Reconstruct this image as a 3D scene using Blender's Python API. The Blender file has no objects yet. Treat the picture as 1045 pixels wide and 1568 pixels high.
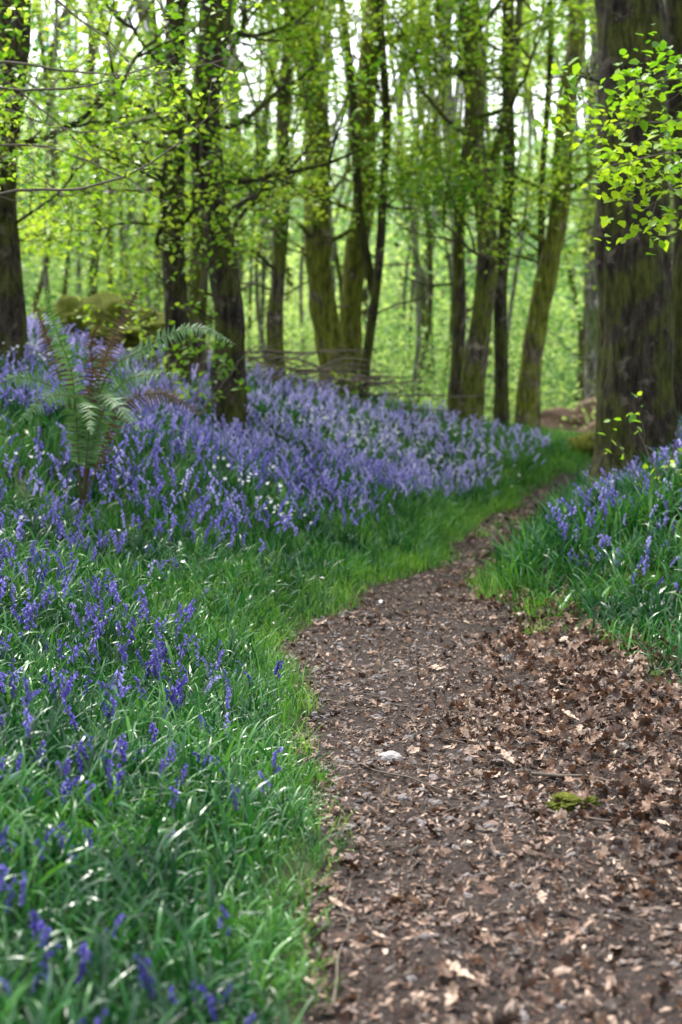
import bpy, math
import numpy as np
from mathutils import Vector, noise
rng = np.random.default_rng(11)
scene = bpy.context.scene
TAU = 2*math.pi

# ------------------------------------------------------------------ helpers
def sm(a, b, x):
    t = np.clip((x-a)/(b-a), 0, 1)
    return t*t*(3-2*t)

class MB:
    def __init__(s):
        s.v=[]; s.f=[]; s.m=[]; s.r=[]; s.n=0
    def add(s, V, F, mat=0, rnd=0.5):
        V=np.asarray(V,float).reshape(-1,3); F=np.asarray(F,int).reshape(-1,4)
        s.v.append(V); s.f.append(F+s.n); s.n+=len(V)
        s.m.append(np.broadcast_to(np.asarray(mat),(len(F),)).astype(np.int32))
        s.r.append(np.broadcast_to(np.asarray(rnd,float),(len(V),)))
    def inst(s, T, pos, R, scale, rnd):
        V,F,M = T
        n=len(pos)
        if n==0: return
        W = np.einsum('nij,vj->nvi', R, V)*np.asarray(scale).reshape(-1,1,1) + pos[:,None,:]
        FF = F[None]+ (np.arange(n)*len(V))[:,None,None]
        s.add(W.reshape(-1,3), FF.reshape(-1,4), np.tile(M,n), np.repeat(rnd,len(V)))
    def build(s, name, mats, smooth=True):
        V=np.concatenate(s.v); F=np.concatenate(s.f); M=np.concatenate(s.m); R=np.concatenate(s.r)
        me=bpy.data.meshes.new(name)
        me.vertices.add(len(V)); me.vertices.foreach_set('co', V.astype(np.float32).ravel())
        me.loops.add(F.size); me.loops.foreach_set('vertex_index', F.astype(np.int32).ravel())
        me.polygons.add(len(F)); me.polygons.foreach_set('loop_start', np.arange(0,F.size,4,dtype=np.int32))
        me.polygons.foreach_set('material_index', M)
        me.polygons.foreach_set('use_smooth', np.full(len(F), smooth))
        a=me.attributes.new('rnd','FLOAT','POINT'); a.data.foreach_set('value', R.astype(np.float32))
        for m in mats: me.materials.append(m)
        me.update(calc_edges=True)
        ob=bpy.data.objects.new(name, me); scene.collection.objects.link(ob)
        return ob

def rot(ax, ay, az):
    ax=np.asarray(ax,float); ay=np.asarray(ay,float); az=np.asarray(az,float)
    cx,sx,cy,sy,cz,sz=np.cos(ax),np.sin(ax),np.cos(ay),np.sin(ay),np.cos(az),np.sin(az)
    R=np.empty((len(az),3,3))
    R[:,0,0]=cz*cy; R[:,0,1]=cz*sy*sx-sz*cx; R[:,0,2]=cz*sy*cx+sz*sx
    R[:,1,0]=sz*cy; R[:,1,1]=sz*sy*sx+cz*cx; R[:,1,2]=sz*sy*cx-cz*sx
    R[:,2,0]=-sy;   R[:,2,1]=cy*sx;          R[:,2,2]=cy*cx
    return R

def tube(mb, P, rad, sides=6, mat=0, rnd=0.5, rough=0.0, seed=0.0):
    P=np.asarray(P,float); n=len(P); rad=np.broadcast_to(np.asarray(rad,float),(n,))
    T=np.gradient(P,axis=0); T/=np.linalg.norm(T,axis=1)[:,None]+1e-9
    u=np.cross(T[0],[0.3,1,0.1]); 
    if np.linalg.norm(u)<.1: u=np.cross(T[0],[1,0,0])
    u/=np.linalg.norm(u)
    ang=np.arange(sides)/sides*TAU; ca,sa=np.cos(ang),np.sin(ang)
    V=np.empty((n,sides,3))
    for i in range(n):
        u=u-T[i]*np.dot(u,T[i]); u/=np.linalg.norm(u)
        w=np.cross(T[i],u)
        rr=np.full(sides,rad[i])
        if rough>0:
            for j in range(sides):
                q=Vector((ca[j]*1.3+seed, sa[j]*1.3, P[i,2]*1.1))
                q2=Vector((ca[j]*4+seed, sa[j]*4, P[i,2]*3.0))
                rr[j]*=1+rough*(noise.noise(q)*1.0+noise.noise(q2)*.6)
        V[i]=P[i]+rr[:,None]*(ca[:,None]*u+sa[:,None]*w)
    i,j=np.meshgrid(np.arange(n-1),np.arange(sides),indexing='ij')
    a=i*sides+j; b=i*sides+(j+1)%sides
    F=np.stack([a,b,b+sides,a+sides],-1).reshape(-1,4)
    mb.add(V.reshape(-1,3),F,mat,rnd)

def catmull(P, step):
    P=np.asarray(P,float)
    Q=np.vstack([2*P[0]-P[1],P,2*P[-1]-P[-2]]); out=[]
    for i in range(1,len(Q)-2):
        L=np.linalg.norm(Q[i+1]-Q[i]); n=max(2,int(L/step))
        t=np.arange(n)[:,None]/n
        out.append(.5*((2*Q[i])+(-Q[i-1]+Q[i+1])*t+(2*Q[i-1]-5*Q[i]+4*Q[i+1]-Q[i+2])*t**2+(-Q[i-1]+3*Q[i]-3*Q[i+1]+Q[i+2])*t**3))
    out.append(P[-1:]); return np.vstack(out)

# ------------------------------------------------------------------ terrain
PLY=[-8,3.2,3.9,5.1,6.05,7.4,8.4,9,9.6,10.5,12.1,13.6,15.6,16.8,18,20,24,40]
PLX=[.0,.0,-.05,-.06,-.14,-.32,-.15,.06,.30,.72,1.0,1.34,2.02,2.5,3.2,4.8,8,20]
PRY=[-8,3.2,5.1,6.3,7,8,8.6,9,9.6,10.5,12.1,13.6,15.6,16.8,18,20,24,40]
PRX=[1.9,1.9,1.9,1.55,1.38,1.3,1.05,.84,.90,1.17,1.58,1.92,2.55,3.2,4.0,5.6,9,21]
def pl(y): return np.interp(y,PLY,PLX)+.04*np.sin(y*3.1)+.025*np.sin(y*7.3+1)
def pr(y): return np.interp(y,PRY,PRX)+.05*np.sin(y*2.7+2)+.03*np.sin(y*8.1)
def H(x,y):
    x=np.asarray(x,float); y=np.asarray(y,float)
    dl=np.maximum(pl(y)-x,0); dr=np.maximum(x-pr(y),0)
    sl=.14+.20*sm(3,10,y); e=np.minimum(dl,5)+np.maximum(dl-5,0)*.12
    zl=sl*(e-.15*(1-np.exp(-e/.15)))+.03*sm(0,.15,dl)
    sr=.08+.28*sm(6,9,y)+.16*sm(9,12,y); e2=np.minimum(dr,2.5)+np.maximum(dr-2.5,0)*.1
    zr=sr*(e2-.1*(1-np.exp(-e2/.1)))+.02*sm(0,.2,dr)
    off=sm(0,.6,dl+dr)
    z=zl+zr+off*.04*(np.sin(x*2.3+y)+np.sin(y*1.7-x*1.1))+.012*np.sin(x*5+1)*np.sin(y*4.1)
    w=sm(15.0,20,y)
    zf=np.clip(.95-.17*x,.1,2.4)+.035*np.clip(y-25,0,120)+.10*np.sin(x*.7+1)*np.sin(y*.5)
    return z*(1-w)+zf*w
def spaced(a,b,s,far,g=1.18):
    c=list(np.arange(a,b+1e-6,s)); d=s; v=c[-1]
    while v<far: d*=g; v+=d; c.append(v)
    d=s; v=c[0]; pre=[]
    while v>-far: d*=g; v-=d; pre.append(v)
    return np.array(pre[::-1]+c)

# ------------------------------------------------------------------ materials
def newmat(name):
    m=bpy.data.materials.new(name); m.use_nodes=True; nt=m.node_tree; nt.nodes.clear()
    o=nt.nodes.new('ShaderNodeOutputMaterial'); return m,nt,o
def ramp(nt, fac, cols, pos=None):
    r=nt.nodes.new('ShaderNodeValToRGB'); el=r.color_ramp.elements
    pos=pos or [i/(len(cols)-1) for i in range(len(cols))]
    while len(el)<len(cols): el.new(.5)
    for e,p,c in zip(el,pos,cols): e.position=p; e.color=(*c,1)
    nt.links.new(fac,r.inputs[0]); return r.outputs[0]
def nz(nt, scale, detail=6, rough=.6, vec=None):
    n=nt.nodes.new('ShaderNodeTexNoise'); n.inputs['Scale'].default_value=scale
    n.inputs['Detail'].default_value=detail; n.inputs['Roughness'].default_value=rough
    if vec is not None: nt.links.new(vec,n.inputs['Vector'])
    return n.outputs[0]
def mix(nt, fac, a, b, mode='MIX'):
    m=nt.nodes.new('ShaderNodeMix'); m.data_type='RGBA'; m.blend_type=mode
    for sock,val in ((m.inputs[0],fac),(m.inputs[6],a),(m.inputs[7],b)):
        if hasattr(val,'is_output'): nt.links.new(val,sock)
        elif isinstance(val,tuple): sock.default_value=(*val,1)
        else: sock.default_value=val
    return m.outputs[2]
def mth(nt, op, a, b=0.0):
    m=nt.nodes.new('ShaderNodeMath'); m.operation=op
    for sock,val in ((m.inputs[0],a),(m.inputs[1],b)):
        if hasattr(val,'is_output'): nt.links.new(val,sock)
        else: sock.default_value=val
    return m.outputs[0]
def geo(nt, out='Position'): return nt.nodes.new('ShaderNodeNewGeometry').outputs[out]
def leafmat(name, cols, rough=.45, tr=.4, spec=.5, pos=None, tcol=(1.3,1.25,.6), mott=0):
    m,nt,o=newmat(name)
    a=nt.nodes.new('ShaderNodeAttribute'); a.attribute_name='rnd'
    c=ramp(nt,a.outputs['Fac'],cols,pos)
    if mott:
        c=mix(nt,1.0,c,ramp(nt,nz(nt,mott,4,.7,geo(nt)),[(.5,.47,.45),(1.2,1.17,1.12)],[.38,.62]),'MULTIPLY')
    p=nt.nodes.new('ShaderNodeBsdfPrincipled'); nt.links.new(c,p.inputs['Base Color'])
    p.inputs['Roughness'].default_value=rough; p.inputs['Specular IOR Level'].default_value=spec
    t=nt.nodes.new('ShaderNodeBsdfTranslucent'); nt.links.new(mix(nt,1.0,c,tcol,'MULTIPLY'),t.inputs[0])
    s=nt.nodes.new('ShaderNodeMixShader'); s.inputs[0].default_value=tr
    nt.links.new(p.outputs[0],s.inputs[1]); nt.links.new(t.outputs[0],s.inputs[2]); nt.links.new(s.outputs[0],o.inputs[0])
    return m
def bump(nt,h,strength,dist):
    b=nt.nodes.new('ShaderNodeBump'); b.inputs['Strength'].default_value=strength; b.inputs['Distance'].default_value=dist
    nt.links.new(h,b.inputs['Height']); return b.outputs[0]
def solid(name, cols, scale, rough=.85, bs=.6, bd=.01, pos=None, detail=8):
    m,nt,o=newmat(name); g=geo(nt); n=nz(nt,scale,detail,.65,g)
    p=nt.nodes.new('ShaderNodeBsdfPrincipled'); nt.links.new(ramp(nt,n,cols,pos),p.inputs['Base Color'])
    p.inputs['Roughness'].default_value=rough; p.inputs['Specular IOR Level'].default_value=.25
    nt.links.new(bump(nt,nz(nt,scale*3,detail,.7,g),bs,bd),p.inputs['Normal']); nt.links.new(p.outputs[0],o.inputs[0]); return m
def barkmat(name, dark, light, mosscol, moss):
    m,nt,o=newmat(name); g=geo(nt)
    mp=nt.nodes.new('ShaderNodeMapping'); mp.inputs['Scale'].default_value=(1,1,.22); nt.links.new(g,mp.inputs[0])
    n1=nz(nt,20,9,.75,mp.outputs[0]); n2=nz(nt,2.6,5,.65,g); n3=nz(nt,6,6,.65,g)
    c=ramp(nt,n1,[tuple(.3*a for a in dark),tuple(.45*(a+b) for a,b in zip(dark,light)),tuple(1.3*a for a in light)],[.38,.51,.68])
    c=mix(nt,ramp(nt,n3,[(0,0,0),(.8,.8,.8)],[.56,.64]),c,tuple(x*2.0+.03 for x in light))
    mm=ramp(nt,n2,[(0,0,0),(1,1,1)],[.62-moss*.35,.72-moss*.35])
    c=mix(nt,mm,c,mix(nt,ramp(nt,n1,[(0,0,0),(1,1,1)],[.4,.62]),tuple(x*.3 for x in mosscol),tuple(x*1.3 for x in mosscol)))
    p=nt.nodes.new('ShaderNodeBsdfPrincipled'); nt.links.new(c,p.inputs['Base Color'])
    p.inputs['Roughness'].default_value=.9; p.inputs['Specular IOR Level'].default_value=.2
    nt.links.new(bump(nt,n1,1.0,.06),p.inputs['Normal']); nt.links.new(p.outputs[0],o.inputs[0]); return m

M_ground=solid('woodland_soil',[(.025,.02,.012),(.035,.05,.015),(.05,.10,.025)],2.5)
m,nt,o=newmat('dirt'); g=geo(nt)
a=nz(nt,1.6,4,.5,g); b=nz(nt,38,8,.75,g); v=nt.nodes.new('ShaderNodeTexVoronoi'); v.inputs['Scale'].default_value=90; nt.links.new(g,v.inputs['Vector'])
c=ramp(nt,b,[(.010,.0065,.0045),(.036,.023,.018),(.13,.09,.07)],[.36,.53,.70])
c=mix(nt,mth(nt,'MULTIPLY',a,.3),c,(.065,.044,.036))
c=mix(nt,ramp(nt,v.outputs['Distance'],[(.6,.6,.6),(0,0,0)],[.1,.32]),c,(.20,.15,.125))
p=nt.nodes.new('ShaderNodeBsdfPrincipled'); nt.links.new(c,p.inputs['Base Color']); p.inputs['Roughness'].default_value=.85
p.inputs['Specular IOR Level'].default_value=.3
nt.links.new(bump(nt,b,1.0,.025),p.inputs['Normal']); nt.links.new(p.outputs[0],o.inputs[0]); M_dirt=m
M_bark_dark=barkmat('bark_dark',(.018,.014,.010),(.075,.06,.042),(.08,.09,.018),.5)
M_bark_moss=barkmat('bark_mossy',(.05,.04,.022),(.24,.20,.13),(.20,.22,.03),.74)
M_bark_mid=barkmat('bark_mid',(.03,.024,.018),(.17,.14,.10),(.13,.15,.025),.56)
M_bark_pale=barkmat('bark_pale',(.12,.12,.10),(.34,.32,.27),(.18,.23,.09),.4)
M_twig=solid('twig_bark',[(.05,.042,.033),(.22,.18,.145)],20)
M_leaf_tree=leafmat('leaf_tree',[(.055,.165,.012),(.19,.37,.025),(.42,.56,.08)],.45,.5)
M_leaf_near=leafmat('leaf_spray',[(.08,.22,.015),(.19,.38,.022),(.34,.50,.035)],.4,.5)
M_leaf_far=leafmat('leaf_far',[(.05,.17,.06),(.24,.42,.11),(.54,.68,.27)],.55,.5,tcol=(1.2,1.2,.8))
M_leaf_haze=leafmat('leaf_hazy',[(.32,.47,.28),(.62,.72,.48)],.6,.5,tcol=(1.1,1.1,.95))  # aerial haze painted into the leaf colour: paler, less saturated green
M_blade=leafmat('bluebell_leaf',[(.007,.05,.018),(.026,.14,.032),(.10,.28,.045)],.32,.22,.55)
M_grass=leafmat('grass_blade',[(.035,.15,.02),(.10,.29,.03),(.24,.45,.05)],.5,.35)
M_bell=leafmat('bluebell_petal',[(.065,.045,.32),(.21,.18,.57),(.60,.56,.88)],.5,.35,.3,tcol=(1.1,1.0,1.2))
M_stem=leafmat('bluebell_stem',[(.03,.06,.03),(.06,.12,.04)],.5,.1)
M_litter=leafmat('dead_leaf',[(.022,.012,.008),(.10,.055,.036),(.29,.185,.13),(.66,.51,.40)],.5,.12,.4,tcol=(1.1,.9,.7),mott=55)
M_white=leafmat('white_petal',[(.7,.72,.68),(.85,.85,.82)],.5,.3,.3,tcol=(1,1,1))
M_fern=leafmat('fern_green',[(.045,.14,.035),(.14,.28,.10)],.5,.35)
M_ferndead=leafmat('fern_brown',[(.04,.025,.012),(.13,.085,.04)],.6,.2)
M_moss=solid('moss',[(.03,.04,.006),(.11,.13,.012),(.26,.27,.03)],14,.95,1,.03)
M_stone=solid('pale_stone',[(.22,.2,.19),(.5,.47,.45)],18,.8,.4,.004)
M_peb=solid('grey_pebble',[(.07,.06,.058),(.28,.25,.245)],40,.8,.3,.002)
M_earth=solid('bare_earth',[(.12,.07,.05),(.34,.22,.17)],4,.9,.8,.03)

# ------------------------------------------------------------------ ground + path
xs=spaced(-6,6,.12,260); ys=spaced(-6,24,.12,300); ys=ys[ys>-60]
X,Y=np.meshgrid(xs,ys,indexing='ij')
ins=sm(-.15,.05,X-pl(Y)+0)*sm(-.15,.05,pr(Y)-X)*(Y<22.5)
Z=H(X,Y)-.04*ins
def gridF(n,m):
    i,j=np.meshgrid(np.arange(n-1),np.arange(m-1),indexing='ij'); a=i*m+j
    return np.stack([a,a+m,a+m+1,a+1],-1).reshape(-1,4)
mb=MB(); mb.add(np.stack([X,Y,Z],-1),gridF(*X.shape)); mb.build('ground',[M_ground])
yy=np.arange(-6,22,.045); tt=np.linspace(0,1,50)
T,Yp=np.meshgrid(tt,yy,indexing='ij'); L=pl(Yp)-.06; Rr=pr(Yp)+.06; Xp=L+(Rr-L)*T
nzv=np.array([noise.noise(Vector((a*7,b*7,0)))*.012+noise.noise(Vector((a*22,b*22,3)))*.010 for a,b in zip(Xp.ravel(),Yp.ravel())]).reshape(Xp.shape)
edge=np.minimum(T,1-T)*14; Zp=H(Xp,Yp)+.004+nzv*np.clip(edge,0,1)-.02*(1-np.clip(edge,0,1))
mb=MB(); mb.add(np.stack([Xp,Yp,Zp],-1),gridF(*Xp.shape)); mb.build('dirt_path',[M_dirt])

# ------------------------------------------------------------------ templates
def strap_tuft(nl, L0,L1,w,seg, e0=(55,88), bend=(30,110), spread=.03):
    V=[];F=[];n=0
    for k in range(nl):
        az=rng.uniform(0,TAU); L=rng.uniform(L0,L1); e=math.radians(rng.uniform(*e0)); b=math.radians(rng.uniform(*bend))
        p=np.array([rng.normal(0,spread),rng.normal(0,spread),0.]); ww=w*rng.uniform(.6,1.4); tw=rng.uniform(-1.4,1.4)
        for i in range(seg+1):
            t=i/seg; wid=ww*(1-.95*t**3)*(.6+.8*min(t*2,.5))
            ang=e-b*t*t
            sx,sy=-math.sin(az+tw*t),math.cos(az+tw*t)
            V+= [p+np.array([sx,sy,.3*tw])*wid/2, p-np.array([sx,sy,.3*tw])*wid/2]
            if i<seg: F.append([n+2*i,n+2*i+1,n+2*i+3,n+2*i+2])
            p=p+L/seg*np.array([math.cos(az)*math.cos(ang),math.sin(az)*math.cos(ang),math.sin(ang)])
        n+=2*(seg+1)
    return np.array(V),np.array(F),np.zeros(len(F),int)
def bluebell(h, nb, sides, rings):
    t=MB(); P=[];p=np.array([0.,0,0]);a=math.radians(88); n=8
    for i in range(n+1):
        P.append(p.copy()); s=i/n; ang=a-(max(0,s-.6)/.4)**1.6*1.25
        p=p+h/n*np.array([math.cos(ang),0,math.sin(ang)])
    P=np.array(P); tube(t,P,np.linspace(.003,.0016,n+1),3,0)
    for k in range(nb):
        s=.66+.34*k/(nb-1); q=np.array([np.interp(s*n,range(n+1),P[:,i]) for i in range(3)])
        az=rng.normal(0,.9); out=np.array([math.cos(az),math.sin(az),0]); Lb=.021*rng.uniform(.85,1.15)*(1-.3*(s>.93))
        d=out*rng.uniform(.3,.8)+np.array([0,0,-1.]); d/=np.linalg.norm(d)
        q=q+out*.010+np.array([0,0,.002])
        if rings==3: pp=[0,.3,.75,1]; rr=[.0025,.0052,.0052,.010]
        else: pp=[0,.5,1]; rr=[.004,.0065,.010]
        tube(t,np.array([q+d*Lb*x for x in pp]),rr,sides,1)
    return np.concatenate(t.v),np.concatenate(t.f),np.concatenate(t.m)
def oakleaf(curl, fold, twist):
    n=12; V=[];F=[]
    for i in range(n+1):
        t=i/n; w=.30*math.sin(math.pi*min(1,t*.93+.03))**.8*(1+.42*math.cos(TAU*3.5*t+math.pi)*(t<.97))*(.55+.65*t)
        if t<.1: w=.02
        ang=curl*t; y=math.sin(ang)/curl if abs(curl)>.01 else t; z=(1-math.cos(ang))/curl if abs(curl)>.01 else 0
        tw=twist*(t-.5)
        for s in (-1,0,1):
            V.append([s*w*math.cos(fold+s*tw)*rng.uniform(.85,1.1), y-.5, z+abs(s)*w*math.sin(fold)+s*w*tw*.8+rng.normal(0,.02)])
        if i<n:
            a=3*i; F+=[[a,a+1,a+4,a+3],[a+1,a+2,a+5,a+4]]
    return np.array(V,float),np.array(F),np.zeros(len(F),int)
def choose(mb, Ts, pos, R, sc, rnd):
    k=rng.integers(0,len(Ts),len(pos))
    for i,T in enumerate(Ts):
        q=k==i; mb.inst(T,pos[q],R[q],np.asarray(sc)[q],np.asarray(rnd)[q])
def scatter(fn, dmax, x0,x1,y0,y1):
    n=int((x1-x0)*(y1-y0)*dmax); x=rng.uniform(x0,x1,n); y=rng.uniform(y0,y1,n)
    k=(rng.uniform(0,dmax,n)<fn(x,y))&(np.abs(x)<.245*np.abs(y)+.9); return x[k],y[k]
def clump(x,y,s=1.0): return .5+.5*np.sin(x*2.9*s+1.3*np.sin(y*1.7*s))*np.sin(y*2.3*s+np.sin(x*3.1*s))
def nclump(x,y,s,seed=0): return np.clip(.5+np.array([noise.noise(Vector((a*s,b*s,seed)))+.5*noise.noise(Vector((a*s*2.3,b*s*2.3,seed+5))) for a,b in zip(x,y)]),0,1)

# ------------------------------------------------------------------ bluebell leaves
def d_leaf(x,y):
    dl=pl(y)-x; dr=x-pr(y)
    a=sm(-.02,.12,dl)*np.where(y<6,640,np.where(y<9,400,170))*(1-sm(18,20,y))
    b=sm(.05,.25,dr)*np.where(y<6.4,0,np.where(y<10,260,130))*(1-sm(18,20,y))
    return a+b
x,y=scatter(d_leaf,640,-6,5.5,1.6,21)
mb=MB(); near=y<9; n=len(x)
Tn=[strap_tuft(6,.10,.25,.0095,6,(35,88),(20,150),.035) for _ in range(12)]; Tf=[strap_tuft(6,.14,.28,.014,3) for _ in range(6)]
dl=pl(y)-x; sc=rng.uniform(.65,1.15,n)*(.45+.55*sm(0,.35,np.maximum(dl,x-pr(y))))*(1+.35*(x>pr(y)))
pos=np.stack([x,y,H(x,y)-.01],-1); R=rot(rng.normal(0,.22,n),rng.normal(0,.22,n),rng.uniform(0,TAU,n))
rn=np.clip(rng.normal(.38,.28,n)+.6*(nclump(x,y,1.6)-.5)+.2*(1-sm(0,.6,np.maximum(dl,x-pr(y))))+.02*(y-6),0,1)
choose(mb,Tn,pos[near],R[near],sc[near],rn[near]); choose(mb,Tf,pos[~near],R[~near],sc[~near],rn[~near])
mb.build('bluebell_foliage',[M_blade])
# grass
def d_grass(x,y):
    dl=pl(y)-x; dr=x-pr(y)
    a=sm(-.04,.05,dl)*(1-sm(.5,1.3,dl))*220*(.25+.75*sm(5,7.5,y))+ (dl>0)*30
    b=((dr>-.02)&(y>8.2))*(1-sm(.5,1.2,dr))*220+((dr>.1)&(y>6.5))*30
    tiny=((dl<0)&(dr<0)&(clump(x,y,1.7)>.86)&(x>.8)&(y>6.5))*80
    far=(y>17)*120
    return (a+b+tiny+far)*(1-sm(21,22,y))
x,y=scatter(d_grass,260,-6,5.5,1.6,22); n=len(x)
Tg=[strap_tuft(11,.06,.17,.0042,4,(50,88),(10,90),.03) for _ in range(6)]
mb=MB(); sc=rng.uniform(.5,1.1,n)*(1+.03*(y-5))
choose(mb,Tg,np.stack([x,y,H(x,y)-.01],-1),rot(rng.normal(0,.1,n),rng.normal(0,.1,n),rng.uniform(0,TAU,n)),sc,np.clip(rng.normal(.5,.24,n)+.5*(nclump(x,y,1.9,3)-.5),0,1))
mb.build('grass',[M_grass])
# flowers
def d_fl(x,y):
    dl=pl(y)-x; dr=x-pr(y)
    base=np.interp(y,[2,3.2,4,6,8,10,14,16.5,18.3],[75,95,125,130,115,130,155,150,0])
    vg=np.interp(y,[3,6,7.5,10,13,16,19],[.02,.08,.42,.45,.22,.1,.1])
    a=sm(vg,vg+.5,dl)*base; b=sm(.3,.6,dr)*base*(y>6.6)*.8
    return (a+b)
x,y=scatter(d_fl,170,-6,5.5,2,21)
nc=nclump(x,y,1.5,7); kp=rng.random(len(x))<(.12+1.1*nc**1.2); x,y=x[kp],y[kp]
n=len(x); near=y<9
Bn=[bluebell(rng.uniform(.24,.35),int(rng.integers(6,11)),5,3) for _ in range(10)]
Bf=[bluebell(rng.uniform(.28,.38),int(rng.integers(7,11)),4,2) for _ in range(6)]
pos=np.stack([x,y,H(x,y)-.01],-1); R=rot(rng.normal(0,.2,n),rng.normal(0,.2,n),rng.uniform(0,TAU,n))
sc=rng.uniform(.6,1.0,n)*(.72+.28*sm(3,6,y)); sc[~near]*=1.1
rn=np.clip(rng.normal(.15,.17,n)+(y-4)*.066,0,1)  # random tone, plus distance haze and light painted as paler petals further off
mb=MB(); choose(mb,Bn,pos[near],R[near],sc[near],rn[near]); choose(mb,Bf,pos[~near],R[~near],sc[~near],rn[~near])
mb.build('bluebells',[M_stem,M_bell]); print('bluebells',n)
# white stitchwort flowers
t=MB(); 
for k in range(5):
    a=TAU*k/5; c,s=math.cos(a),math.sin(a)
    t.add([[0,0,0],[.006*c+.004*s,.006*s-.004*c,.001],[.014*c,.014*s,.003],[.006*c-.004*s,.006*s+.004*c,.001]],[[0,1,2,3]],0)
WF=(np.concatenate(t.v),np.concatenate(t.f),np.concatenate(t.m))
mb=MB()
for cx,cy,n,s in [(-.62,10.2,26,.18),(-.4,9.8,16,.12),(.1,14.5,150,.35),(.6,15.6,120,.4),(-3.3,13,420,.35),(-1.9,9.5,30,.4),(1.5,16.2,60,.3),(-1.4,7.4,14,.4),(1.2,15.0,60,.3)]:
    x=rng.normal(cx,s,n); y=rng.normal(cy,s,n); z=H(x,y)+rng.uniform(.22,.36,n)
    mb.inst(WF,np.stack([x,y,z],-1),rot(rng.normal(.7,.5,n),rng.normal(0,.5,n),rng.normal(0,.8,n)),rng.uniform(.8,1.4,n),rng.uniform(0,1,n))
mb.build('stitchwort_flowers',[M_white],False)

# ------------------------------------------------------------------ litter
LT=[oakleaf(c,f,tw) for c,f,tw in [(.6,.2,.3),(1.4,.4,-.5),(-.9,.1,.6),(.2,.6,.2),(2.0,.3,.8),(-1.3,.5,-.6),(2.6,.5,.9),(-2.0,.3,-.9)]]
def d_lit(x,y):
    w=pr(y)-pl(y); u=(x-pl(y))/w
    dr=x-pr(y)
    right=sm(.45,.9,x+.25*np.sin(y*1.3)-.1*(y<5)) 
    d=np.where((u>0)&(dr<.45),110+170*(1-sm(4,5.2,y))+760*right*(y<8.9)+190*(y>=8.9)*sm(.3,.9,u),0)
    d=d+((dr>0)&(dr<.9)&(y>6.2)&(y<9))*250+((dr>=.45)&(y<6.3))*500
    return d
x,y=scatter(d_lit,950,-.3,4,1.5,17)
nc=nclump(x,y,2.2,21); kp=rng.random(len(x))<.25+.95*nc; x,y=x[kp],y[kp]; n=len(x)
mb=MB(); sc=rng.uniform(.025,.07,n)*(1+.25*sm(.6,1,x)); flat=rng.random(n)
pos=np.stack([x,y,H(x,y)+.012+rng.uniform(0,.04,n)*sm(.5,1,x)],-1)
tl=.22+.6*(flat>.5)
choose(mb,LT,pos,rot(rng.normal(0,1,n)*tl+ (rng.random(n)<.4)*math.pi,rng.normal(0,1,n)*tl,rng.uniform(0,TAU,n)),sc,np.clip(rng.beta(1.1,1.4,n),0,1))
print('litter',n)
def d_fr(x,y):
    u=(x-pl(y)); return ((u>-.05)&(x<pr(y)+.2))*4200.*(1-.4*sm(5,7,y))
x,y=scatter(d_fr,4200,-.4,2.4,2,15); nc=nclump(x,y,3.5,31); kp=rng.random(len(x))<.3+.8*nc; x,y=x[kp],y[kp]; n=len(x)
FR=[]
for k in range(8):
    w,l=rng.uniform(.15,.6),1; b=rng.uniform(-.3,.3)
    V=np.array([[-.2*w,-.5,0],[.3*w,-.45,0],[-.5*w,rng.uniform(-.1,.1),b],[.5*w,rng.uniform(-.1,.1),b*.5],[-.25*w,.5,0],[.15*w,.4,0]])
    FR.append((V,np.array([[0,1,3,2],[2,3,5,4]]),np.zeros(2,int)))
pos=np.stack([x,y,H(x,y)+.008+rng.uniform(0,.006,n)],-1)
choose(mb,FR,pos,rot(rng.normal(0,.35,n),rng.normal(0,.35,n),rng.uniform(0,TAU,n)),rng.gamma(3,.0055,n)+.005,np.clip(rng.beta(1.1,1.8,n),0,1))
for hx,hy,s,rz in [(.285,3.4,.085,1.2),(.15,3.93,.06,2.2),(.62,5.3,.085,.5),(.8,5.6,.09,2.5),(.95,5.9,.09,1),(.2,8.5,.09,2),(.55,3.9,.05,0),(.1,3.62,.05,1.7)]:
    mb.inst(LT[0],np.array([[hx,hy,float(H(hx,hy))+.035]]),rot([.1],[.1],[rz]),[s],np.array([.97]))
mb.build('leaf_litter',[M_litter],False)
# twigs
mb=MB()
def stick(mbx,x0,y0,x1,y1,r,lift=.012,mat=0,wob=.02):
    n=9; t=np.linspace(0,1,n); px=x0+(x1-x0)*t+rng.normal(0,wob,n)*.4; py=y0+(y1-y0)*t+rng.normal(0,wob,n)
    tube(mbx,np.stack([px,py,H(px,py)+lift+rng.uniform(0,.008,n)],-1),r*np.linspace(1,.4,n),5,mat)
for k in range(560):
    x0=rng.uniform(-.2,1.7); y0=rng.uniform(2.5,10); 
    if x0<pl(y0) or x0>pr(y0): continue
    a=rng.uniform(0,TAU); l=rng.uniform(.04,.24); stick(mb,x0,y0,x0+l*math.cos(a),y0+l*math.sin(a),rng.uniform(.001,.003),wob=.008)
stick(mb,-.02,3.85,.10,3.80,.006,wob=.006); stick(mb,.65,4.75,.95,4.55,.006,.02,wob=.01); stick(mb,.02,5.3,.45,4.85,.005); stick(mb,.7,5.15,1.4,4.95,.007,.025)
stick(mb,-.02,3.3,.02,4.1,.004);stick(mb,.1,6.3,.4,6.1,.004)
mb.build('fallen_twigs',[M_twig])
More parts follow.
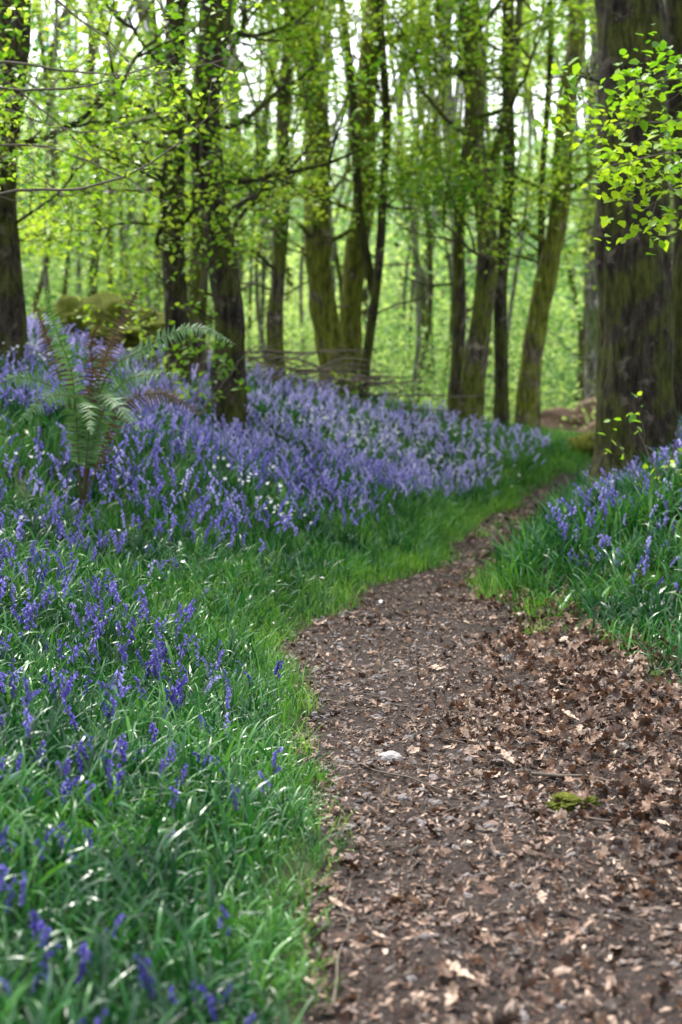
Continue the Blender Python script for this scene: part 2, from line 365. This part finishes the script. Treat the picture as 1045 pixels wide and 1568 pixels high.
# pebbles
def qsphere(n=3):
    V=[];F=[];base=0
    for ax in range(3):
        for s in (-1,1):
            for i in range(n+1):
                for j in range(n+1):
                    a=math.tan((i/n*2-1)*math.pi/4); b=math.tan((j/n*2-1)*math.pi/4)
                    v=[0,0,0]; v[ax]=s; v[(ax+1)%3]=a*s; v[(ax+2)%3]=b
                    v=np.array(v,float); V.append(v/np.linalg.norm(v))
            F+=list(gridF(n+1,n+1)+base); base+=(n+1)**2
    return np.array(V),np.array(F)
def rock(n,seed,amp,sq):
    V,F=qsphere(n); V=np.array([v*(1+amp*noise.noise(Vector(v*1.3)+Vector((seed,0,0)))+amp*.4*noise.noise(Vector(v*4)+Vector((seed,5,0)))) for v in V])*np.array(sq)
    return V,F,np.zeros(len(F),int)
PB=[rock(3,i*7,.8,(1,.8,.45)) for i in range(5)]
def d_pb(x,y): 
    u=x-pl(y); return ((u>0)&(x<pr(y)))*(50+330*np.exp(-u/.25)*(y>4.3)*(y<9))
x,y=scatter(d_pb,380,-.4,2,2.5,13); n=len(x); mb=MB()
choose(mb,PB,np.stack([x,y,H(x,y)+.005],-1),rot(rng.normal(0,.2,n),rng.normal(0,.2,n),rng.uniform(0,TAU,n)),np.minimum(rng.gamma(2.0,.004,n)+.003,.025),rng.random(n))
mb.build('path_pebbles',[M_peb],False)
mb=MB(); mb.inst(rock(8,3.3,.3,(1,.7,.5)),np.array([[.19,5.37,.02]]),rot([0],[.1],[.2]),[.045],np.array([.5])); mb.build('pale_stone',[M_stone],False)
mb=MB(); V,F,Mx=rock(24,9,.6,(1,.8,.3)); V=np.array([v*(1+.2*noise.noise(Vector(v*9))+.2*noise.noise(Vector(v*22))) for v in V])
mb.inst((V,F,Mx),np.array([[.78,4.82,float(H(.78,4.82))+.03]]),rot([0],[0],[.2]),[.075],np.array([.5])); mb.build('moss_patch',[M_moss])
mb=MB(); V,F,Mx=rock(28,19,.9,(1.3,.8,.55)); V=np.array([v*(1+.16*noise.noise(Vector(v*5))) for v in V])
mb.inst((V,F,Mx),np.array([[-2.65,16,float(H(-2.65,16))+.3]]),rot([0],[0],[.2]),[.6],np.array([.5])); mb.build('mossy_boulder',[M_moss])
mb=MB(); V,F,Mx=rock(20,29,.8,(1.3,.7,.6)); mb.inst((V,F,Mx),np.array([[3.95,22.5,float(H(3.95,22.5))+.15]]),rot([0],[0],[.4]),[.7],np.array([.5])); mb.build('bare_earth_mound',[M_earth])

# ------------------------------------------------------------------ trees
LQ=(np.array([[0,0,0],[.32,.4,.07],[0,1,-.05],[-.32,.42,.07]]),np.array([[0,1,2,3]]),np.zeros(1,int))
LQ2=(np.array([[0,0,0],[0,.5,-.03],[.34,.35,.08],[.22,.75,.06],[0,1,-.08],[-.34,.35,.08],[-.22,.75,.06]]),
     np.array([[0,2,3,1],[1,3,4,6],[0,1,6,5]]),np.zeros(3,int))
def unit(v): return v/(np.linalg.norm(v)+1e-9)
def grow(mb, lp, p, d, L, r, lev, leaf_step=.06, up=.05, wob=.22):
    n=max(4,int(L/.12)) if lev>0 else 4
    pts=[p]; dd=unit(d)
    for i in range(n):
        dd=unit(dd+rng.normal(0,wob,3)*.6+np.array([0,0,up])); pts.append(pts[-1]+dd*L/n)
    pts=np.array(pts); tube(mb,pts,np.linspace(r,r*.3,n+1),6 if r>.02 else (4 if r>.006 else 3),0)
    if lev==0:
        for t in np.arange(.15,1.01,leaf_step/L):
            i=min(int(t*n),n-1); lp.append(pts[i]+(pts[i+1]-pts[i])*(t*n-i))
        return
    nc=max(2,int(L/(.16*(1+lev*.6))))
    for k in range(nc):
        t=rng.uniform(.2,1); i=min(int(t*n),n-1); q=pts[i]; tdir=unit(pts[i+1]-pts[i])
        side=unit(np.cross(tdir,rng.normal(0,1,3)));side[2]*=.5
        grow(mb,lp,q,unit(tdir*.7+side*.9),L*rng.uniform(.35,.6),r*.45,lev-1,leaf_step,up,wob)
def addleaves(mb, lp, size, mat, rmean, tpl=LQ, per=1, sig=.03):
    if not lp: return
    A=np.array(lp); cv=np.array([noise.noise(Vector(a*1.3))*.9 for a in A])
    P=np.repeat(A,per,0); cv=np.repeat(cv,per); P=P+rng.normal(0,sig,P.shape); n=len(P)
    mb.inst((tpl[0],tpl[1],tpl[2]+mat),P,rot(rng.normal(0,.55,n),rng.normal(0,.45,n),rng.uniform(0,TAU,n)),size*rng.uniform(.6,1.25,n),np.clip(rng.normal(rmean,.2,n)+cv,0,1))
def tree(name, Y, pts, r0, r1, bark, nb=10, zb=2.6, flare=1.35, top=9.0, sides=16, rough=.16, leaf=.08, stems=(), rmean=.58, Lb=1.7, bare=5, wv=.25):
    mb=MB(); lp=[]
    P=[[a,Y+rng.normal(0,.05),z] for a,z in pts]
    g=float(H(P[0][0],Y)); 
    if g<P[0][2]: P[0][2]=g
    P.insert(0,[P[0][0],Y,min(g,P[0][2])-.3])
    e=np.array(P[-1])-np.array(P[-2]); e=e/np.linalg.norm(e)
    last=np.array(P[-1])
    while last[2]<top:
        e=unit(e+rng.normal(0,.08,3)+np.array([0,0,.08])); last=last+e*1.2; P.append(list(last))
    C=catmull(P,.10 if r0>.1 else .14)
    zz=C[:,2]-g
    rad=(r0+(r1-r0)*np.clip(zz/5,0,1))*(1-.55*np.clip((C[:,2]-6)/5,0,1))*(1+(flare-1)*np.exp(-np.maximum(zz,0)/.22))
    C[:,0]+=wv*r0*np.sin(zz*2.1+Y*3); 
    tube(mb,C,rad,sides,0,.5,rough,rng.uniform(0,50))
    for st in stems:
        S=catmull([[a,Y+.12,z] for a,z in st[1]],.12); tube(mb,S,np.linspace(st[0],st[0]*.6,len(S)),10,0,.5,.15,rng.uniform(0,50))
        for k in range(4):
            i=rng.integers(len(S)//2,len(S)); grow(mb,lp,S[i],unit(rng.normal(0,1,3)*[1,1,.4]),1.1,.018,2)
    idx=np.where((C[:,2]>zb)&(C[:,2]<7.5))[0]
    for k in range(nb):
        i=int(rng.choice(idx)); az=rng.uniform(0,TAU); fr=rad[i]
        d=np.array([math.cos(az),math.sin(az),rng.uniform(-.05,.45)]); 
        grow(mb,lp,C[i]+d*fr*.5,d,Lb*rng.uniform(.7,1.3),min(.035,fr*.3),2)
    dummy=[]; idx=np.where((C[:,2]>g+1.0)&(C[:,2]<6))[0]
    for k in range(bare):
        i=int(rng.choice(idx)); az=rng.normal(0,.6)+(rng.random()<.5)*math.pi; fr=rad[i]
        d=np.array([math.cos(az),math.sin(az),rng.uniform(-.1,.6)])
        grow(mb,dummy,C[i]+d*fr*.5,d,rng.uniform(.5,1.7),rng.uniform(.010,.02),1,.2,.03,.30)
    addleaves(mb,lp,leaf,1,rmean,LQ,6,.14)
    return mb.build(name,[bark,M_leaf_tree])

tree('oak_tree',13,[(-3.08,1.9),(-3.10,3),(-3.02,5.3)],.17,.15,M_bark_dark,10,2.5)
tree('oak_tree',15,[(-1.76,1.5),(-1.74,3),(-1.78,4.2),(-1.70,5.6)],.125,.105,M_bark_dark,9,2.6)
tree('oak_tree',14,[(-1.03,1.1),(-1.11,1.89),(-1.25,2.85),(-1.31,3.81),(-1.25,5.1)],.16,.14,M_bark_dark,10,2.6,1.35,rough=.3)
tree('oak_tree',16,[(-1.60,1.5),(-1.60,3.4),(-1.42,5.4)],.11,.09,M_bark_mid,7,3)
tree('birch_tree',18,[(-.76,1.4),(-.82,2.3),(-.78,3.23),(-.68,5.3)],.10,.075,M_bark_mid,8,2.3,rough=.45,sides=12)
tree('oak_tree',19,[(-.10,1.3),(-.24,2.4),(-.29,3.2),(-.33,4.2),(-.475,6.4)],.185,.155,M_bark_moss,8,3,1.3,rough=.3)
tree('oak_tree',19.5,[(.14,1.3),(.20,2.93),(.354,4.7),(.44,6.5)],.15,.14,M_bark_moss,7,3.2,1.4,rough=.3)
tree('hazel_tree',18,[(.26,1.2),(.43,2.4),(.51,3.4),(.594,4.56),(.495,5.6)],.065,.05,M_bark_dark,6,3.2,sides=10,stems=[(.065,[(.42,2.4),(.25,3.3),(.19,4.1),(.147,4.94),(.0,6.2),(-.2,7.5)])])
tree('oak_tree',18,[(1.65,.8),(1.755,2.0),(1.84,3.23),(1.73,4.3),(1.61,6.1)],.145,.12,M_bark_mid,7,2.8,rough=.3,stems=[(.06,[(1.82,3.4),(1.95,4.1),(2.2,5.2),(2.3,6.6)])])
tree('birch_tree',18.4,[(1.48,.7),(1.52,2.42),(1.58,3.85),(1.68,5),(1.5,7)],.085,.07,M_bark_mid,5,4,sides=12,rough=.3)
tree('ash_tree',19,[(2.11,.6),(2.14,2.2),(2.2,3.5),(2.25,5.86)],.095,.08,M_bark_dark,6,2.8,sides=12)
tree('oak_tree',19.5,[(2.46,.45),(2.64,1.6),(2.82,2.88),(3.0,4.0),(3.18,5.8)],.15,.125,M_bark_moss,7,2.8,1.3,rough=.25)
tree('hazel_tree',19.9,[(2.72,.7),(2.78,2.93),(2.9,5.6)],.06,.045,M_bark_dark,6,2.6,sides=8)
tree('oak_tree',12.5,[(2.60,.5),(2.585,1.27),(2.565,2.42),(2.55,3.57),(2.53,4.7)],.335,.275,M_bark_dark,5,4.8,1.3,sides=44,rough=.17,bare=2,wv=.04)
tree('oak_tree',13.6,[(3.34,.6),(3.31,2.5),(3.26,5)],.16,.14,M_bark_dark,4,4)
tree('ash_tree',25,[(2.15,.9),(2.05,3),(1.9,6.5)],.10,.08,M_bark_pale,5,3.2,sides=10)
tree('ash_tree',26,[(-2.0,1.1),(-1.9,4),(-2.0,7.5)],.13,.10,M_bark_pale,8,2.5,sides=10)
tree('oak_tree',23,[(4.0,.4),(4.1,3),(4.1,7)],.13,.10,M_bark_pale,8,2.4,sides=12)
tree('birch_tree',22,[(-3.9,1.5),(-3.8,4),(-3.9,7)],.08,.06,M_bark_mid,10,2.2,sides=12)
tree('hazel_tree',21,[(-2.6,1.5),(-2.5,3),(-2.7,6)],.05,.04,M_bark_mid,10,2.0,sides=8)

def overhang(name, trunk, limbs, r, leaf, rmean, step, bark, lmat, per, prob=.42, sig=.02):
    mb=MB(); lp=[]
    C=catmull(trunk,.12); tube(mb,C,np.linspace(r,r*.5,len(C)),14,0,.5,.12,3.3)
    for Lm in limbs:
        S=catmull(Lm,.08); S=S+np.cumsum(rng.normal(0,.006,S.shape),0); tube(mb,S,np.linspace(.014,.003,len(S)),6,0)
        for i in range(3,len(S)-1):
            if rng.random()<prob:
                t=unit(S[i+1]-S[i]); sd=unit(np.cross(t,rng.normal(0,1,3))); 
                grow(mb,lp,S[i],unit(t*.8+sd*.8),rng.uniform(.2,.5),.0035,1,step,.02,.22)
        lp.append(S[-1])
    addleaves(mb,lp,leaf,1,rmean,LQ2,per,sig)
    mb.build(name,[bark,lmat])
overhang('hawthorn_tree',[(-3.3,8.6,.4),(-3.2,8.5,2),(-3.1,8.4,3.4),(-3.0,8.3,5)],
 [[(-3.1,8.5,2.1),(-2.04,8.4,2.5),(-1.53,8.3,2.52),(-1.06,8.3,2.73),(-.67,8.2,3.05)],
  [(-3.1,8.5,2.5),(-2.1,8.8,2.85),(-1.5,8.9,2.75),(-1.1,9,2.55)],
  [(-3.1,8.4,2.9),(-2.2,8,3.1),(-1.5,7.9,3.05),(-.9,7.8,3.2)],
  [(-3.1,8.4,3.2),(-2.2,9,3.4),(-1.4,9.2,3.35),(-.6,9.3,3.5)],
  [(-3.1,8.4,3.4),(-2.1,8.2,3.7),(-1.3,8,3.6),(-.5,7.9,3.55)],
  [(-3.1,8.4,3.0),(-2.3,8.9,3.3),(-1.8,9,3.0),(-1.5,9,2.7)],
  [(-3.1,8.4,3.2),(-2.3,9.3,3.2),(-1.7,9.5,3.1),(-1.2,9.6,3.25)],
  [(-3.1,8.4,2.4),(-2.4,9.3,2.9),(-2.0,9.4,2.8),(-1.7,9.5,2.6)],
  [(-3.1,8.4,3.4),(-2.3,8.3,3.9),(-1.5,8.2,3.5),(-1.1,8,3.15)]],.11,.045,.55,.06,M_twig,M_leaf_tree,2,.7,.03)
overhang('sycamore_tree',[(3.0,8.3,.5),(2.9,8.2,2),(2.85,8.1,3.4),(2.8,8,5)],
 [[(2.9,8.2,2.2),(2.3,8.1,2.45),(1.92,8,2.48),(1.66,8,2.36)],
  [(2.9,8.2,2.4),(2.2,8,2.68),(1.8,7.9,2.72),(1.45,7.9,2.64)],
  [(2.9,8.2,2.8),(2.3,8.3,3.1),(1.95,8.3,3.15),(1.65,8.2,3.10)],
  [(2.9,8.2,2.7),(2.3,8.5,2.95),(1.9,8.5,2.95),(1.5,8.5,2.9)]],.11,.068,.6,.07,M_twig,M_leaf_near,5,.85,.055)
def sapling(name,x,y,h,n,leaf,rm,lmat=M_leaf_near):
    mb=MB(); lp=[]; g=float(H(x,y))
    for k in range(n):
        grow(mb,lp,np.array([x+rng.normal(0,.05),y+rng.normal(0,.05),g]),np.array([rng.normal(0,.35),rng.normal(0,.35),1]),h*rng.uniform(.6,1.1),.008,2,.07)
    addleaves(mb,lp,leaf,1,rm,LQ2,2,.04); mb.build(name,[M_twig,lmat])
sapling('oak_sapling',2.15,9.6,.75,3,.06,.6); sapling('oak_sapling',-1.45,13.2,1.3,5,.07,.55); sapling('oak_sapling',.1,17.6,.7,4,.07,.6)
sapling('holly_sapling',3.0,15.5,1.2,4,.06,.3); sapling('oak_sapling',-2.3,15,1.0,4,.06,.6); sapling('oak_sapling',-.5,17,.6,4,.07,.6)

# ------------------------------------------------------------------ distant woodland
def cloud(name, N, yr, zf, per, sig, size, mat, rm, extra=0, xm=.27, gaps=0.0):
    mb=MB()
    Yc=rng.uniform(*yr,N); Xc=rng.uniform(-1,1,N)*(xm*Yc+3); g=H(Xc,Yc); u=rng.random(N); Zc=zf(g,Yc,u)
    if gaps:
        nv=np.array([noise.noise(Vector((a*.20,b*.06,c*.25))) for a,b,c in zip(Xc,Yc,Zc)])
        kp=(nv>-.32+gaps*sm(3.5,8,Zc)); Yc,Xc,Zc=Yc[kp],Xc[kp],Zc[kp]; N=len(Yc)
    cr=np.clip(rm+np.array([noise.noise(Vector((a*.35,b*.2,c*.5+9))) for a,b,c in zip(Xc,Yc,Zc)])*1.2+rng.normal(0,.14,N),0,1)
    k=np.repeat(np.arange(N),per); n=len(k)
    P=np.stack([Xc[k],Yc[k],Zc[k]],-1)+rng.normal(0,1,(n,3))*np.array(sig)*(Yc[k]/30)[:,None]
    P[:,2]=np.maximum(P[:,2],H(P[:,0],P[:,1])+.03)
    mb.inst(LQ,P,rot(rng.normal(.4,.6,n),rng.normal(0,.6,n),rng.uniform(0,TAU,n)),size*rng.uniform(.6,1.3,n)*(Yc[k]/30),np.clip(cr[k]+rng.normal(0,.15,n),0,1))
    mats=[mat]
    if extra:
        for q in range(extra):
            yy=rng.uniform(22,30) if q%4==1 else rng.uniform(26,52); xx=rng.uniform(-1,1)*(xm*yy); g=float(H(xx,yy))
            r=rng.uniform(.03,.06) if yy<30 else rng.uniform(.05,.14)
            S=catmull([[xx,yy,g-.2],[xx+rng.normal(0,.2),yy,g+2],[xx+rng.normal(0,.3),yy,g+5],[xx+rng.normal(0,.6),yy,g+9],[xx+rng.normal(0,1),yy,g+16]],.7)
            tube(mb,S,np.linspace(r,r*.3,len(S)),8,1+(q%3==0),.5,.2,q*3.)
        mats+=[M_bark_pale,M_bark_mid]
    return mb.build(name,mats,False)
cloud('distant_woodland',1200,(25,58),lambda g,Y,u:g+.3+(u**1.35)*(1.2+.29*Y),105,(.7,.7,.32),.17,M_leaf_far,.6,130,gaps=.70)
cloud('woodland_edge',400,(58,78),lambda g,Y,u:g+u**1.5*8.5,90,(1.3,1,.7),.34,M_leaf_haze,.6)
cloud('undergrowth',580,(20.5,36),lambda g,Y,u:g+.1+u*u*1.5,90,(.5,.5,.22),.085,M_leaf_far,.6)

# ------------------------------------------------------------------ fern
mb=MB()
def frond(P, w, mat, seed):
    C=catmull(P,.021); n=len(C); tube(mb,C,np.linspace(.006,.0015,n),4,1)
    for i in range(int(n*.25),n-1):
        if rng.random()<.08: continue
        t=(i/n-.25)/.75; L=w*rng.uniform(.85,1.08)*math.sin(math.pi*min(1,.2+.8*t))**.8*(1 if t<.95 else .5)
        tg=unit(C[i+1]-C[i]); sd=unit(np.cross(tg,[0.25,-.8,.5]))
        for s in (-1,1):
            d=unit(sd*s+tg*.35+rng.normal(0,.16,3)); V=[];F=[]
            m_=11
            for j in range(m_+1):
                q=C[i]+d*L*j/m_+np.array([0,0,-.25*L*(j/m_)**2]); ww=(.0115*(1-(j/m_)**1.3)+.0008)*(1 if j%2 else .5)
                V+=[q+tg*ww,q-tg*ww]
                if j<m_: F.append([2*j,2*j+1,2*j+3,2*j+2])
            mb.add(V,F,mat,rng.random())
fy=9.2; k_=.92
def fp(px,py,dy=0.0): return [px*k_, fy+dy, 1.5+(py-1.5)*k_]
b=[-1.68,fy,float(H(-1.68,fy))]
frond([b,fp(-1.86,1.35,-.1),fp(-1.95,1.72,-.2),fp(-2.0,2.05,-.4)],.10,0,1)
frond([b,fp(-1.72,1.3),fp(-1.6,1.7),fp(-1.42,2.05)],.09,1,2)
frond([b,fp(-1.68,1.35),fp(-1.35,1.62,-.2),fp(-1.0,1.76,-.3),fp(-.70,1.64,-.4)],.10,0,3)
frond([b,fp(-1.7,1.22),fp(-1.55,1.26,-.3),fp(-1.33,1.06,-.5)],.11,0,4)
frond([b,fp(-1.88,1.3),fp(-2.05,1.65),fp(-2.1,1.98,-.3)],.09,1,5)
frond([b,fp(-1.75,1.35),fp(-1.72,1.65,-.2),fp(-1.6,1.80,-.5)],.09,1,6)
frond([b,fp(-1.70,1.1),fp(-1.5,1.40),fp(-1.1,1.45,-.2)],.10,0,7)
frond([b,fp(-1.9,1.2),fp(-2.2,1.42,-.2),fp(-2.45,1.28,-.3)],.10,0,8)
frond([b,fp(-1.8,1.15),fp(-1.95,1.30,-.3),fp(-2.15,1.12,-.5)],.11,0,9)
frond([b,fp(-1.75,1.1,-.1),fp(-1.7,1.25,-.4),fp(-1.62,1.05,-.7)],.10,0,10)
frond([b,fp(-1.6,1.15,.1),fp(-1.3,1.3,.2),fp(-1.0,1.15,.2)],.10,1,11)
mb.build('fern_plant',[M_fern,M_ferndead])

# brushwood + log
mb=MB()
for k in range(70):
    x0=rng.uniform(-1.2,.8); y0=rng.uniform(16.8,18.2); a=rng.normal(0,.5)+(rng.random()<.5)*math.pi; l=rng.uniform(.4,1.3)
    z0=float(H(x0,y0))+rng.uniform(.2,.5); t=np.linspace(0,1,7)
    P=np.stack([x0+l*math.cos(a)*t,y0+l*math.sin(a)*t,z0+.15*np.sin(t*3)*rng.uniform(-.5,1)+rng.normal(0,.015,7)],-1)
    tube(mb,P,np.linspace(.014,.004,7)*rng.uniform(.5,1.2),4,0)
mb.build('brushwood_pile',[M_twig])
mb=MB(); t=np.linspace(0,1,30)[:,None]; P=np.array([2.9,18.2,.45])*(1-t)+np.array([4.2,18.0,.62])*t; tube(mb,P,.16*np.sin(np.clip(t[:,0]*math.pi,.25,2.9))**.25,16,0,.5,.3,4); mb.build('fallen_log',[M_bark_moss])

# ------------------------------------------------------------------ light
w=bpy.data.worlds.new('World'); scene.world=w; w.use_nodes=True; nt=w.node_tree
bg=nt.nodes['Background']; sky=nt.nodes.new('ShaderNodeTexSky'); sky.sky_type='NISHITA'; sky.sun_disc=False
el,az=math.radians(60),math.radians(-28)
sky.sun_elevation=el; sky.sun_rotation=az; sky.dust_density=3; sky.air_density=1
hs=nt.nodes.new('ShaderNodeHueSaturation'); hs.inputs['Saturation'].default_value=.3; hs.inputs['Value'].default_value=3.4
nt.links.new(sky.outputs[0],hs.inputs['Color']); nt.links.new(hs.outputs[0],bg.inputs[0]); bg.inputs[1].default_value=.15
sd=bpy.data.lights.new('sun','SUN'); sd.energy=5.0; sd.angle=math.radians(5); sd.color=(1,.96,.88)
so=bpy.data.objects.new('sun',sd); scene.collection.objects.link(so)
dirv=Vector((math.sin(az)*math.cos(el),math.cos(az)*math.cos(el),math.sin(el)))
so.rotation_euler=dirv.to_track_quat('Z','Y').to_euler()
# camera
cd=bpy.data.cameras.new('camera'); co=bpy.data.objects.new('camera',cd); scene.collection.objects.link(co); scene.camera=co
co.location=(0,0,1.5); co.rotation_euler=(math.radians(90),0,0); cd.lens=50; cd.sensor_width=36; cd.shift_y=-224/1568
cd.clip_end=1000; cd.clip_start=.05; cd.dof.use_dof=True; cd.dof.focus_distance=6.0; cd.dof.aperture_fstop=2.2
scene.view_settings.view_transform='Standard'; scene.view_settings.look='None'; scene.view_settings.exposure=0
